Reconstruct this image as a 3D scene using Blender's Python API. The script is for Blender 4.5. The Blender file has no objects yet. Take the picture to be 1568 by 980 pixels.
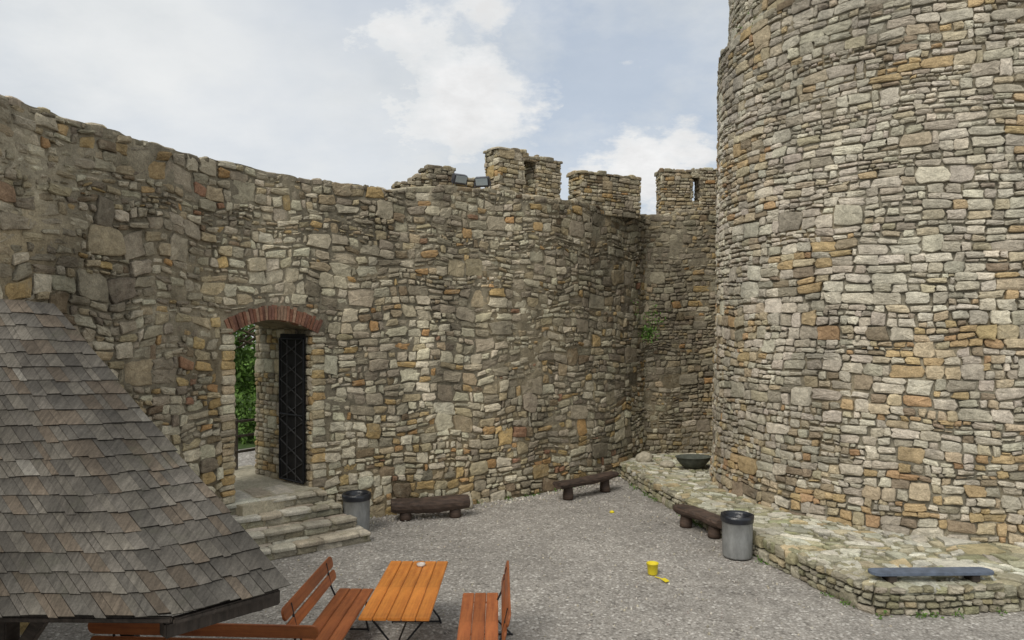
import bpy, bmesh, math, random
import numpy as np
from mathutils import Vector, Matrix
random.seed(5)
rng = np.random.default_rng(11)
scene = bpy.context.scene
COL = scene.collection
F = 1100.0; H = 4.0

# ------------------------------------------------------------------ noise
G = rng.random((128,128))
def vn(x,y):
    x=np.asarray(x,float); y=np.asarray(y,float)
    xi=np.floor(x).astype(int); yi=np.floor(y).astype(int)
    fx=x-xi; fy=y-yi; fx=fx*fx*(3-2*fx); fy=fy*fy*(3-2*fy)
    a=G[xi%128,yi%128]; b=G[(xi+1)%128,yi%128]; c=G[xi%128,(yi+1)%128]; d=G[(xi+1)%128,(yi+1)%128]
    return (a*(1-fx)+b*fx)*(1-fy)+(c*(1-fx)+d*fx)*fy
def fbm(x,y,o=3):
    r=0;a=.5;t=0
    for i in range(o):
        r=r+a*vn(np.asarray(x)*2**i+17.3*i,np.asarray(y)*2**i+5.1*i); t+=a; a*=.5
    return r/t

# ------------------------------------------------------------------ materials
def new_mat(name):
    m=bpy.data.materials.new(name); m.use_nodes=True
    nt=m.node_tree; b=nt.nodes['Principled BSDF']
    return m,nt,b
def N(nt,typ,**kw):
    n=nt.nodes.new(typ)
    for k,v in kw.items(): setattr(n,k,v)
    return n
def noise(nt,vec,scale,detail=4,rough=.6):
    n=N(nt,'ShaderNodeTexNoise'); n.inputs['Scale'].default_value=scale
    n.inputs['Detail'].default_value=detail; n.inputs['Roughness'].default_value=rough
    if vec is not None: nt.links.new(vec,n.inputs['Vector'])
    return n.outputs['Fac']
def maprange(nt,v,a,b,c,d):
    n=N(nt,'ShaderNodeMapRange'); nt.links.new(v,n.inputs[0])
    for i,x in enumerate((a,b,c,d)): n.inputs[i+1].default_value=x
    return n.outputs[0]
def mix(nt,fac,a,b,mode='MIX'):
    n=N(nt,'ShaderNodeMix',data_type='RGBA',blend_type=mode)
    for idx,v in ((0,fac),(6,a),(7,b)):
        s=n.inputs[idx]
        if isinstance(v,bpy.types.NodeSocket): nt.links.new(v,s)
        elif isinstance(v,(int,float)): s.default_value=v if idx==0 else (v,v,v,1)
        else: s.default_value=(*v,1)
    return n.outputs[2]
def mathn(nt,op,a,b=None):
    n=N(nt,'ShaderNodeMath',operation=op)
    for i,v in enumerate((a,b)):
        if v is None: continue
        if isinstance(v,bpy.types.NodeSocket): nt.links.new(v,n.inputs[i])
        else: n.inputs[i].default_value=v
    return n.outputs[0]
def mapping(nt,scale=(1,1,1),coord='Object'):
    tc=N(nt,'ShaderNodeTexCoord'); mp=N(nt,'ShaderNodeMapping'); mp.inputs['Scale'].default_value=scale
    nt.links.new(tc.outputs[coord],mp.inputs[0]); return mp.outputs[0]
def bump(nt,b,h,strength=.5,dist=.02,prev=None):
    n=N(nt,'ShaderNodeBump'); n.inputs['Strength'].default_value=strength; n.inputs['Distance'].default_value=dist
    nt.links.new(h,n.inputs['Height'])
    if prev is not None: nt.links.new(prev,n.inputs['Normal'])
    nt.links.new(n.outputs[0],b.inputs['Normal']); return n.outputs[0]

def stone_mat(name,gain=1.0,stain=.45,lichen=None,lf=.6,lt=.56,bs=1.0,tint=(1,1,1)):
    m,nt,b=new_mat(name)
    at=N(nt,'ShaderNodeAttribute',attribute_name='Col')
    v=mapping(nt); vs=mapping(nt,(1.1,1.1,.30))
    n1=noise(nt,v,9,6,.7); n2=noise(nt,v,45,5,.7); n3=noise(nt,vs,.9,6,.68)
    c=mix(nt,1.0,at.outputs['Color'],maprange(nt,n1,.25,.75,.66*gain,1.28*gain),'MULTIPLY')
    c=mix(nt,1.0,c,maprange(nt,n2,.3,.7,.72,1.25),'MULTIPLY')
    c=mix(nt,1.0,c,maprange(nt,n3,.38,.66,1.14,1-stain),'MULTIPLY')
    if lichen:
        n4=noise(nt,v,3.1,6,.75)
        c=mix(nt,maprange(nt,n4,lt,lt+.14,0,lf),c,lichen)
    c=mix(nt,1.0,c,tint,'MULTIPLY')
    nt.links.new(c,b.inputs['Base Color']); b.inputs['Roughness'].default_value=.95
    b.inputs['Specular IOR Level'].default_value=.12
    p=bump(nt,b,noise(nt,v,16,8,.7),.8*bs,.035); bump(nt,b,n2,.6*bs,.010,p)
    return m
def plain(name,col,rough=.6,metal=0,var=.25,nscale=12,bs=.2,scale=(1,1,1),spec=.3):
    m,nt,b=new_mat(name); v=mapping(nt,scale)
    n1=noise(nt,v,nscale,6,.65)
    c=mix(nt,1.0,col,maprange(nt,n1,.3,.7,1-var,1+var),'MULTIPLY')
    nt.links.new(c,b.inputs['Base Color']); b.inputs['Roughness'].default_value=rough
    b.inputs['Metallic'].default_value=metal; b.inputs['Specular IOR Level'].default_value=spec
    bump(nt,b,n1,bs,.01); return m
def wood(name,c1,c2,rough=.45,scale=(18,1.0,18),bs=.25):
    m,nt,b=new_mat(name); v=mapping(nt,scale)
    n1=noise(nt,v,1.6,7,.65); n2=noise(nt,mapping(nt),1.3,3); n3=noise(nt,mapping(nt),14,6,.7)
    oi=N(nt,'ShaderNodeObjectInfo')
    c=mix(nt,maprange(nt,n1,.35,.68,0,1),c1,c2)
    c=mix(nt,1.0,c,maprange(nt,n2,.3,.7,.75,1.2),'MULTIPLY')
    c=mix(nt,1.0,c,maprange(nt,n3,.3,.7,.86,1.1),'MULTIPLY')
    c=mix(nt,1.0,c,maprange(nt,oi.outputs['Random'],0,1,.78,1.15),'MULTIPLY')
    nt.links.new(c,b.inputs['Base Color']); b.inputs['Roughness'].default_value=rough
    b.inputs['Specular IOR Level'].default_value=.35
    bump(nt,b,n1,bs,.006); return m
def shingle_mat():
    m,nt,b=new_mat('weathered_shingle')
    at=N(nt,'ShaderNodeAttribute',attribute_name='Col')
    v=mapping(nt); vs=mapping(nt,(38,5,5)); 
    n1=noise(nt,vs,1.2,6,.7); n2=noise(nt,v,1.1,5,.6); n3=noise(nt,v,60,4,.7)
    c=mix(nt,1.0,at.outputs['Color'],maprange(nt,n1,.3,.7,.6,1.4),'MULTIPLY')
    c=mix(nt,1.0,c,maprange(nt,n2,.35,.65,.66,1.25),'MULTIPLY')
    c=mix(nt,1.0,c,maprange(nt,n3,.3,.7,.8,1.2),'MULTIPLY')
    c=mix(nt,maprange(nt,noise(nt,v,2.6,6,.7),.56,.70,0,.4),c,(.07,.072,.045))
    nt.links.new(c,b.inputs['Base Color']); b.inputs['Roughness'].default_value=.85; b.inputs['Specular IOR Level'].default_value=.25
    bump(nt,b,n1,.6,.008); return m

M_wall=stone_mat('rubble_stone_wall',1.20,.42,lichen=(.36,.335,.27),lf=.45,lt=.52,tint=(1.04,1.0,.91))
M_tower=stone_mat('tower_limestone',1.20,.30,lichen=(.22,.21,.18),lf=.5,lt=.57,tint=(1.03,1.0,.94))
M_flag=stone_mat('flagstone',1.22,.25,lichen=(.21,.20,.085),lf=.5,lt=.56)
M_mort=stone_mat('lime_mortar',1.16,.36,tint=(1.03,1.0,.91))
M_brick=stone_mat('red_brick',1.1,.2)
M_shing=shingle_mat()
M_table=wood('varnished_table_wood',(.62,.235,.045),(.42,.135,.026),.40)
M_bench=wood('varnished_bench_wood',(.42,.14,.045),(.26,.078,.028),.45)
M_log=wood('dark_log_wood',(.11,.073,.054),(.038,.028,.023),.75,(3,3,18),.6)
M_beam=wood('old_beam_wood',(.07,.055,.045),(.03,.025,.02),.8,(2,2,14),.5)
M_iron=plain('black_iron',(.02,.02,.022),.55,.6,.3)
M_steel=plain('black_steel_tube',(.03,.03,.032),.4,.4)
M_bin=plain('galvanised_bin',(.24,.245,.24),.65,.1,.28,9,.1,(1,1,.4))
M_bag=plain('black_bin_bag',(.012,.014,.02),.3,0,.2,14,.9,spec=.6)
M_yel=plain('yellow_plastic',(.70,.57,.03),.35,0,.05)
M_blue=plain('blue_grey_board',(.11,.135,.18),.5,0,.3,8)
M_bowl=plain('weathered_stone_bowl',(.085,.092,.075),.8,0,.4,8,.6)
M_fl=plain('lamp_housing_grey',(.10,.10,.11),.4,.5)
M_glass=plain('lamp_glass',(.35,.40,.42),.1,0,.05,spec=.8)

# ------------------------------------------------------------------ mesh helpers
def mesh_np(name,V,quads=None,tris=None,mat=None,cols=None,parent=None,smooth=False):
    V=np.asarray(V,np.float32).reshape(-1,3)
    nq=0 if quads is None else len(quads); ntr=0 if tris is None else len(tris)
    me=bpy.data.meshes.new(name); me.vertices.add(len(V)); me.vertices.foreach_set('co',V.ravel())
    li=[];tot=[]
    if nq: li.append(np.asarray(quads).ravel()); tot.append(np.full(nq,4))
    if ntr: li.append(np.asarray(tris).ravel()); tot.append(np.full(ntr,3))
    li=np.concatenate(li).astype(np.int32); tot=np.concatenate(tot).astype(np.int32)
    me.loops.add(len(li)); me.loops.foreach_set('vertex_index',li)
    me.polygons.add(len(tot)); st=np.concatenate([[0],np.cumsum(tot)[:-1]]).astype(np.int32)
    me.polygons.foreach_set('loop_start',st); me.polygons.foreach_set('loop_total',tot)
    me.polygons.foreach_set('use_smooth',np.full(len(tot),smooth))
    me.update(calc_edges=True); me.validate()
    if cols is not None:
        a=me.color_attributes.new('Col','FLOAT_COLOR','POINT')
        c=np.ones((len(V),4),np.float32); c[:,:3]=cols; a.data.foreach_set('color',c.ravel())
    if mat: me.materials.append(mat)
    o=bpy.data.objects.new(name,me); COL.objects.link(o)
    if parent: o.parent=parent
    return o
def empty(name,loc=(0,0,0),rz=0):
    e=bpy.data.objects.new(name,None); e.location=loc; e.rotation_euler=(0,0,rz); COL.objects.link(e); e.empty_display_size=.2
    return e
def bm_obj(name,bm,mat,parent=None,smooth=False,loc=(0,0,0),rot=(0,0,0)):
    me=bpy.data.meshes.new(name); bm.to_mesh(me); bm.free(); me.materials.append(mat)
    if smooth:
        for p in me.polygons: p.use_smooth=True
    o=bpy.data.objects.new(name,me); COL.objects.link(o); o.location=loc; o.rotation_euler=rot
    if parent: o.parent=parent
    return o
def box(name,size,loc,mat,parent=None,rot=(0,0,0),bev=.006,seg=2):
    bm=bmesh.new(); bmesh.ops.create_cube(bm,size=1)
    for v in bm.verts: v.co=Vector((v.co.x*size[0],v.co.y*size[1],v.co.z*size[2]))
    if bev: bmesh.ops.bevel(bm,geom=bm.edges[:],offset=bev,segments=seg,affect='EDGES')
    return bm_obj(name,bm,mat,parent,False,loc,rot)
def tube(name,pts,r,mat,parent=None):
    cu=bpy.data.curves.new(name,'CURVE'); cu.dimensions='3D'; cu.bevel_depth=r; cu.bevel_resolution=2
    sp=cu.splines.new('POLY'); sp.points.add(len(pts)-1)
    for p,q in zip(sp.points,pts): p.co=(*q,1)
    t=bpy.data.objects.new('t',cu); COL.objects.link(t)
    dg=bpy.context.evaluated_depsgraph_get(); me=bpy.data.meshes.new_from_object(t.evaluated_get(dg)); me.name=name
    bpy.data.objects.remove(t); me.materials.clear(); me.materials.append(mat)
    for p in me.polygons: p.use_smooth=True
    o=bpy.data.objects.new(name,me); COL.objects.link(o)
    if parent: o.parent=parent
    return o
def lathe(name,prof,mat,parent=None,n=40,loc=(0,0,0),sx=1,sy=1,wob=0):
    V=[];Q=[]
    for i,(r,z) in enumerate(prof):
        for j in range(n):
            a=2*math.pi*j/n; w=1+wob*math.sin(a*5+i)*random.uniform(.3,1)
            V.append((r*w*math.cos(a)*sx,r*w*math.sin(a)*sy,z))
    for i in range(len(prof)-1):
        for j in range(n): Q.append((i*n+j,i*n+(j+1)%n,(i+1)*n+(j+1)%n,(i+1)*n+j))
    o=mesh_np(name,V,Q,None,mat,parent=parent,smooth=True); o.location=loc; return o

class Curve:
    def __init__(s,pts,n=60):
        P=np.array(pts,float); P=np.vstack([2*P[0]-P[1],P,2*P[-1]-P[-2]]); out=[]
        for i in range(1,len(P)-2):
            t=np.linspace(0,1,n,endpoint=False)[:,None]
            p0,p1,p2,p3=P[i-1],P[i],P[i+1],P[i+2]
            out.append(.5*((2*p1)+(-p0+p2)*t+(2*p0-5*p1+4*p2-p3)*t**2+(-p0+3*p1-3*p2+p3)*t**3))
        out.append(P[-2][None]); A=np.vstack(out); d=np.r_[0,np.cumsum(np.hypot(*np.diff(A,axis=0).T))]
        s.L=d[-1]; s.S=np.linspace(0,s.L,900); s.x=np.interp(s.S,d,A[:,0]); s.y=np.interp(s.S,d,A[:,1])
        tx=np.gradient(s.x);ty=np.gradient(s.y); k=np.ones(15)/15
        tx=np.convolve(np.pad(tx,7,'edge'),k,'valid');ty=np.convolve(np.pad(ty,7,'edge'),k,'valid')
        l=np.hypot(tx,ty); s.nx=ty/l; s.ny=-tx/l
    def xy(s,q): return np.interp(q,s.S,s.x),np.interp(q,s.S,s.y)
    def n(s,q): return np.interp(q,s.S,s.nx),np.interp(q,s.S,s.ny)
    def map(s,q,z,d):
        x,y=s.xy(q); nx,ny=s.n(q); return np.stack([x+nx*d,y+ny*d,z+0*x],-1)
    def s_at_px(s,px):
        r=(px-784)/F; f=s.x-r*s.y; i=np.where((np.sign(f[:-1])!=np.sign(f[1:]))&(s.y[:-1]>0))[0][-1]
        return s.S[i]
def plane_map(o,u,v,n):
    o,u,v,n=[np.array(k,float) for k in (o,u,v,n)]
    return lambda s,z,d: o+np.asarray(s)[...,None]*u+np.asarray(z)[...,None]*v+np.asarray(d)[...,None]*n

def rubble(s0,s1,z0,z1,band=(.26,.36),seg=(.5,1.2),asp=(1.1,3.0),pbig=.12,p3=.25,jit=.012,wmax=.5):
    out=[]; z=z0; U=random.uniform
    while z<z1:
        h=U(*band); s=s0-U(0,.3)
        while s<s1:
            if random.random()<pbig:
                w=h*U(.9,1.7); out.append((s,s+w,z,z+h)); s+=w
            else:
                n=3 if random.random()<p3 else 2; W=U(*seg)
                cuts=[0]+sorted([(i+U(-.30,.30))/n for i in range(1,n)])+[1]
                for i in range(n):
                    a,b=z+h*cuts[i],z+h*cuts[i+1]; q=s; hh=b-a
                    while q<s+W-1e-3:
                        w=min(max(hh*U(*asp),.09),wmax)
                        if s+W-(q+w)<.09: w=s+W-q
                        out.append((q,q+w,a,b)); q+=w
                s+=W
        z+=h
    A=np.array(out); C=np.stack([A[:,[0,2]],A[:,[1,2]],A[:,[1,3]],A[:,[0,3]]],1)
    C=C+rng.uniform(-jit,jit,C.shape)
    return C
UV=np.array([(-.84,-1),(0,-1.03),(.84,-1),(1,-.74),(1.03,0),(1,.74),(.84,1),(0,1.03),(-.84,1),(-1,.74),(-1.03,0),(-1,-.74)])
K=12
def build_stones(name,C,mapf,cols,depth,mat,parent,gap=.012,bev=.02,jit=.09,tilt=.012,bulge=.01,back=.08,edge=.88):
    n=len(C); w=np.abs(C[:,1,0]+C[:,2,0]-C[:,0,0]-C[:,3,0])/2; h=np.abs(C[:,2,1]+C[:,3,1]-C[:,0,1]-C[:,1,1])/2
    ok=(w>.04)&(h>.03); C=C[ok];w=w[ok];h=h[ok];cols=cols[ok];depth=depth[ok]; n=len(C)
    g=rng.uniform(.5,1.7,(n,1))*gap
    su=np.clip(1-2*g/w[:,None],.45,1); sv=np.clip(1-2*g/h[:,None],.45,1)
    base=UV[None]+rng.uniform(-jit,jit,(n,K,2)); base[...,0]*=su; base[...,1]*=sv
    ta=rng.uniform(-tilt,tilt,(n,1)); tb=rng.uniform(-tilt,tilt,(n,1))
    def ev(uv,dep):
        u=uv[...,0];v=uv[...,1]
        W=[(1-u)*(1-v)/4,(1+u)*(1-v)/4,(1+u)*(1+v)/4,(1-u)*(1+v)/4]
        s=sum(W[i]*C[:,i,0][:,None] for i in range(4)); z=sum(W[i]*C[:,i,1][:,None] for i in range(4))
        return mapf(s,z,dep+ta*u+tb*v)
    D=depth[:,None]
    fu=1-2*bev/w[:,None]; fv=1-2*bev/h[:,None]; fu=np.clip(fu,.5,1);fv=np.clip(fv,.5,1)
    r2=base.copy(); r2[...,0]*=fu; r2[...,1]*=fv; r2+=rng.uniform(-.05,.05,r2.shape)
    r3=base*.5+rng.uniform(-.12,.12,base.shape)
    one=np.ones((n,K))
    P=[ev(base*1.02,-back*one),ev(base,(D-bev*.8)*one+rng.uniform(-.005,.005,(n,K))),
       ev(r2,D*one+rng.uniform(-.006,.006,(n,K))),ev(r3,(D+bulge*.7)*one+rng.uniform(-.008,.008,(n,K))),
       ev(np.zeros((n,1,2)),D+bulge)]
    V=np.concatenate(P,1); m=4*K+1; off=np.arange(n)[:,None,None]*m
    q=[];t=[]
    for r in range(3):
        for j in range(K): q.append((r*K+j,r*K+(j+1)%K,(r+1)*K+(j+1)%K,(r+1)*K+j))
    for j in range(K): t.append((3*K+j,3*K+(j+1)%K,4*K))
    q=(np.array(q)[None]+off).reshape(-1,4); t=(np.array(t)[None]+off).reshape(-1,3)
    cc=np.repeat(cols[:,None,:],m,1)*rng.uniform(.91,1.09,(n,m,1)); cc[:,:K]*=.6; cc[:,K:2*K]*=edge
    return mesh_np(name,V,q,t,mat,cc.reshape(-1,3),parent)
def pick(n,pal,wts,var=.14):
    pal=np.array(pal); i=rng.choice(len(pal),n,p=np.array(wts)/sum(wts))
    return pal[i]*rng.uniform(1-var,1+var,(n,1))*rng.uniform(.975,1.025,(n,3))

GREY=(.345,.315,.255); DGREY=(.24,.215,.175); LIGHT=(.48,.45,.37); TAN=(.39,.335,.24); OCH=(.42,.315,.17); ORG=(.40,.26,.135); RED=(.29,.175,.12); BRN=(.22,.175,.125)
PAL=[GREY,DGREY,LIGHT,TAN,OCH,ORG,RED,BRN]

# ------------------------------------------------------------------ castle wall
wall=empty('castle_wall')
CW=Curve([(-5.2,-2.0),(-6.1,1.0),(-6.5,4.0),(-6.6,6.8),(-6.44,9.04),(-6.22,10.0),(-5.9,11.15),(-5.5,12.2),(-5.06,13.0),(-4.1,14.25),(-2.7,15.2),(-.94,16.15),(.89,17.4),(2.83,19.2),(3.85,20.6)])
sL=CW.s_at_px(360); sR=CW.s_at_px(480); sM=(sL+sR)/2; hw=(sR-sL)/2
FLOOR=.80
def arch_in(s): 
    t=np.clip((np.asarray(s)-sM)/(hw+.06),-1,1); return 3.88+.26*(1-t*t)
def arch_out(s):
    t=np.clip((np.asarray(s)-sM)/(hw+.25),-1,1); return 4.14+.30*(1-t*t)
s700=CW.s_at_px(700); s600=CW.s_at_px(610)
def ztop(s):
    s=np.asarray(s,float)
    return 6.93+.2*np.clip((s-s600)/(s700-s600),0,1)+.07*(fbm(s*1.3,3,3)-.5)+.05*(vn(s*4.2,9)-.5)
def core(name,C,sa,sb,zb,zt,th,mat,parent,inset=.06):
    n=max(2,int((sb-sa)/.25)+1); s=np.linspace(sa,sb,n); V=[]
    f=lambda z,d: C.map(s,np.asarray(z)+0*s,d+0*s)
    V=np.concatenate([f(zb(s),-inset),f(zt(s)-.03,-inset),f(zt(s)-.03,-th),f(zb(s),-th)])
    Q=[]
    for i in range(n-1):
        for a,b in ((0,1),(1,2),(2,3),(3,0)): Q.append((a*n+i,a*n+i+1,b*n+i+1,b*n+i))
    Q.append((0,n,2*n,3*n)); Q.append((n-1,2*n-1,3*n-1,4*n-1))
    cc=np.tile(np.array([(.24,.21,.16)]),(len(V),1))
    return mesh_np(name,V,Q,None,mat,cc,parent)
Z0=lambda s:0*s-.3
TH=1.9
core('wall_core_left',CW,0,sL,Z0,ztop,TH,M_mort,wall)
core('wall_core_right',CW,sR,CW.L,Z0,ztop,TH,M_mort,wall)
core('wall_core_over_gate',CW,sL,sR,arch_in,ztop,TH,M_mort,wall)
sxB=CW.s_at_px(345)
def heavy(s,z):
    a=np.clip((sxB+.6-s)/1.6,0,1)*np.clip((z-3.0)/1.2,0,1)
    a=np.maximum(a,.55*np.clip((fbm(s*.45+23,z*.5+9,2)-.52)*6,0,1)*np.clip((z-2.2),0,1))
    return a*np.clip((fbm(s*.6+3,z*.7,3)-.38)*3.5,0,.8)
def mortar_skin(name,C,s0,s1,z0,zt,parent,colf,step=.065,amp=.040,skip=None,extra=()):
    s=np.unique(np.r_[np.arange(s0,s1,step),s1,list(extra)]); nz=int(7.6/step); t=np.linspace(0,1,nz)
    S,T=np.meshgrid(s,t,indexing='ij'); Z=z0+(zt(S)-z0)*T
    D=amp*2*(fbm(S*5.5,Z*5.5,3)-.5)+.06*(fbm(S*.9,Z*.9,2)-.5)-.008
    if zt is ztop: D=D+.030*heavy(S,Z)
    V=C.map(S,Z,D); idx=np.arange(S.size).reshape(S.shape)
    a=idx[:-1,:-1];b=idx[1:,:-1];c=idx[1:,1:];d=idx[:-1,1:]
    q=np.stack([a,b,c,d],-1)
    if skip is not None:
        cs=(S[:-1,:-1]+S[1:,1:])/2; cz=(Z[:-1,:-1]+Z[1:,1:])/2; q=q[~skip(cs,cz)]
    return mesh_np(name,V,q.reshape(-1,4),None,M_mort,colf(S,Z).reshape(-1,3),parent,True)
def mcol(S,Z):
    g=np.array([.34,.31,.25]); o=np.array([.37,.295,.185]); k=np.clip((2.8-Z)/2,0,1)*.6
    k=np.clip(k+(fbm(S*.6,Z*.6+40,2)-.5)*1.2,0,1)[...,None]
    h=heavy(S,Z)[...,None]
    c=g*(1-k)+o*k; c=c*(1-.36*(1-h)); return c*(.75+.5*fbm(S*2,Z*2,3))[...,None]
openf=lambda s,z:(s>sL)&(s<sR)&(z<arch_in(s))
mortar_skin('wall_mortar',CW,4.5,CW.L,-.05,ztop,wall,mcol,skip=openf,extra=(sL,sR))

def warp(C,a=.05,f=.8):
    s=C[...,0].copy();z=C[...,1].copy()
    C[...,1]+=a*2*(fbm(s*f,z*f+7,3)-.5)*1.5; C[...,0]+=a*(fbm(s*f+9,z*f+3,2)-.5); return C
C=rubble(4.5,CW.L+.1,-.05,7.4,(.22,.42),(.25,.8),(.8,2.5),.17,.27,.030)
C=warp(C,.13,1.0)
C[...,0]=np.clip(C[...,0],4.4,CW.L)
cs=C[...,0].mean(1); cz=C[...,1].mean(1)
keep=(cz<ztop(cs)-.03)&(cz>-.02)
gate_=(cs>sL)&(cs<sR)&(cz<arch_in(cs)); archz=(np.abs(cs-sM)<hw+.24)&(cz>=3.75)&(cz<arch_out(cs))
keep&=~gate_&~archz
C=C[keep];cs=cs[keep];cz=cz[keep]
qz=(cz<3.9)&(cz>.4)&(((cs>sL-.27)&(cs<sL))|((cs<sR+.27)&(cs>sR)))
C=C[~qz];cs=cs[~qz];cz=cz[~qz]
below=cz<3.95
lm=(cs<=sL)&below; rm=(cs>=sR)&below
up=(cz>.4)
C[lm&up,:,0]=np.minimum(C[lm&up,:,0],sL-.24); C[rm&up,:,0]=np.maximum(C[rm&up,:,0],sR+.24)
C[lm&~up,:,0]=np.minimum(C[lm&~up,:,0],sL); C[rm&~up,:,0]=np.maximum(C[rm&~up,:,0],sR)
ab=(np.abs(cs-sM)<hw+.3)&(cz>arch_out(cs))
C[ab,:,1]=np.maximum(C[ab,:,1],arch_out(C[ab,:,0])+.0)
C[...,1]=np.minimum(C[...,1],ztop(C[...,0])+.03)
def wall_cols(cs,cz):
    n=len(cs)
    base=pick(n,PAL,[42,17,17,17,3,1.5,.5,4],.17)
    warm=pick(n,PAL,[14,6,10,28,28,11,4,7],.16)
    pale=pick(n,[(.47,.44,.36),(.56,.53,.44),(.42,.38,.30)],[45,40,15],.08)
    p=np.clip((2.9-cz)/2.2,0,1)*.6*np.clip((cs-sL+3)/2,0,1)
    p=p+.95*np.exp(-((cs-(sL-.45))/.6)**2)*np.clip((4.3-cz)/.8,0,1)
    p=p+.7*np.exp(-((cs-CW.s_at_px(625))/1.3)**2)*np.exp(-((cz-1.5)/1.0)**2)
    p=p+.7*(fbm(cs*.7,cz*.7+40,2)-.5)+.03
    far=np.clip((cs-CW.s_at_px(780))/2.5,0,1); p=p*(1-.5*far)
    isw=rng.random(n)<p
    c=np.where(isw[:,None],warm,base)
    sp=CW.s_at_px(430)
    q=1.8*np.exp(-((cs-sp)/.85)**2)*np.exp(-((cz-5.1)/.55)**2)
    sq=CW.s_at_px(510); q=q+.9*np.exp(-((cs-sq)/.4)**2)*np.clip((4-cz)/.5,0,1)
    q=q+.45*np.clip((fbm(cs*.5+60,cz*.6,2)-.50)*6,0,1)
    c=np.where((rng.random(n)<q)[:,None],pale,c)
    hv=heavy(cs,cz)[:,None]; c=c*(1-.35*hv)+np.array([.30,.275,.22])*.35*hv
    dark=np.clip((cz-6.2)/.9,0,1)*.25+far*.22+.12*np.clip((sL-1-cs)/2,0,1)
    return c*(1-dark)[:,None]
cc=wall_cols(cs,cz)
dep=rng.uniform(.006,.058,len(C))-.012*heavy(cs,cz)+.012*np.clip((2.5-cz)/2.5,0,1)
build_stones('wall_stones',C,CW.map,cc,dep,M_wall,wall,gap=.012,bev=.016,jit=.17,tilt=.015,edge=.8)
for side,nm in ((-1,'gate_quoins_left'),(1,'gate_quoins_right')):
    out=[];z=.35
    while z<3.88:
        h=random.uniform(.10,.2); h=min(h,3.9-z) if 3.9-z>.05 else h
        w_=random.choice([.26,.3,.25]); a=sL if side<0 else sR
        s_=(a-w_,a+.015) if side<0 else (a-.015,a+w_)
        out.append([(s_[0],z),(s_[1],z),(s_[1],z+h),(s_[0],z+h)]); z+=h
    C=np.array(out)+rng.uniform(-.012,.012,(len(out),4,2))
    build_stones(nm,C,CW.map,pick(len(C),PAL,[15,2,34,32,14,0,0,0],.1),rng.uniform(.02,.045,len(C)),M_wall,wall,gap=.007,bev=.015,jit=.09)
def top_map(s,w,d):
    x,y=CW.xy(s); nx,ny=CW.n(s); return np.stack([x-nx*w,y-ny*w,ztop(s)+d],-1)
C=rubble(4.5,CW.L,-.02,1.0,(.3,.45),(.4,.9),(.8,1.8),.4,.1,.02)
build_stones('wall_top_stones',C,top_map,pick(len(C),PAL,[30,30,8,14,3,1,0,6]),rng.uniform(-.02,.045,len(C)),M_wall,wall,gap=.008,bev=.03,tilt=.015)

CB=Curve([(3.3,20.45),(5.2,20.62),(7,20.8),(10.5,21.2),(14,21.0)])
ztB=lambda s: 7.12+.25*np.clip(np.asarray(s,float)/2.5,0,1)+.1*(vn(np.asarray(s,float)*3,30)-.5)
core('wall_core_back',CB,0,CB.L,Z0,ztB,1.5,M_mort,wall)
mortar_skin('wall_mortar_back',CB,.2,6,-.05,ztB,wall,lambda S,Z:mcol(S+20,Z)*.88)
C=warp(rubble(.2,6,-.05,7.5,(.22,.38),(.3,.85),(.9,2.4),.14,.3,.026),.11,.9); cs=C[...,0].mean(1);cz=C[...,1].mean(1)
k=(cz<ztB(cs)-.03);C=C[k];cs=cs[k];cz=cz[k]
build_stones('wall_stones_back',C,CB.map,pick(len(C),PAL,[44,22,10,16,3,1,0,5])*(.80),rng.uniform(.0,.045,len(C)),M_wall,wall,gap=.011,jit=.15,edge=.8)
C=rubble(.2,6,-.02,.9,(.3,.4),(.4,.9),(.8,1.8),.4,.1)
build_stones('wall_top_stones_back',C,lambda s,w,d:np.stack([CB.xy(s)[0]-CB.n(s)[0]*w,CB.xy(s)[1]-CB.n(s)[1]*w,ztB(s)+d],-1),pick(len(C),PAL,[30,30,10,14,3,1,0,8]),rng.uniform(-.02,.07,len(C)),M_wall,wall)

# gate reveals: right jamb is splayed back into the wall
xr,yr=[float(k) for k in CW.xy(sR)]; nR=[float(k) for k in CW.n(sR)]
nd=np.array((.77,-.64)); nd/=np.linalg.norm(nd); td=np.array((-nd[1],nd[0]))
THR=2.1
def reveal(x,y,n2,side,name,L):
    t=(-n2[1],n2[0])
    C=rubble(0,L-.03,.6,4.2,(.26,.34),(.4,.9),(1,2.3),.15,.2); C[...,0]=np.clip(C[...,0],-.02,L)
    k=C[...,1].mean(1)<4.1; C=C[k]
    nrm=(-t[0]*side,-t[1]*side,0)
    build_stones(name,C,plane_map((x,y,0),(-n2[0],-n2[1],0),(0,0,1),nrm),pick(len(C),PAL,[20,6,30,28,10,1,0,2]),rng.uniform(.01,.035,len(C)),M_wall,wall,gap=.008)
reveal(xr,yr,nd,1,'gate_reveal_right',THR)
xl,yl=[float(k) for k in CW.xy(sL)]; reveal(xl,yl,[float(k) for k in CW.n(sL)],-1,'gate_reveal_left',TH)
a=np.array((xr,yr))-nd*.06+td*.02; b_=np.array((xr,yr))-nd*THR+td*.02; c_=np.array((xr,yr))-np.array(nR)*THR+td*.4
P=[(*p,z) for z in (-.3,4.3) for p in (a,b_,c_)]
mesh_np('gate_jamb_wedge',P,[(0,1,4,3),(1,2,5,4),(2,0,3,5)],[(0,1,2),(3,4,5)],M_mort,np.tile([(.28,.25,.19)],(6,1)),wall)

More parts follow.
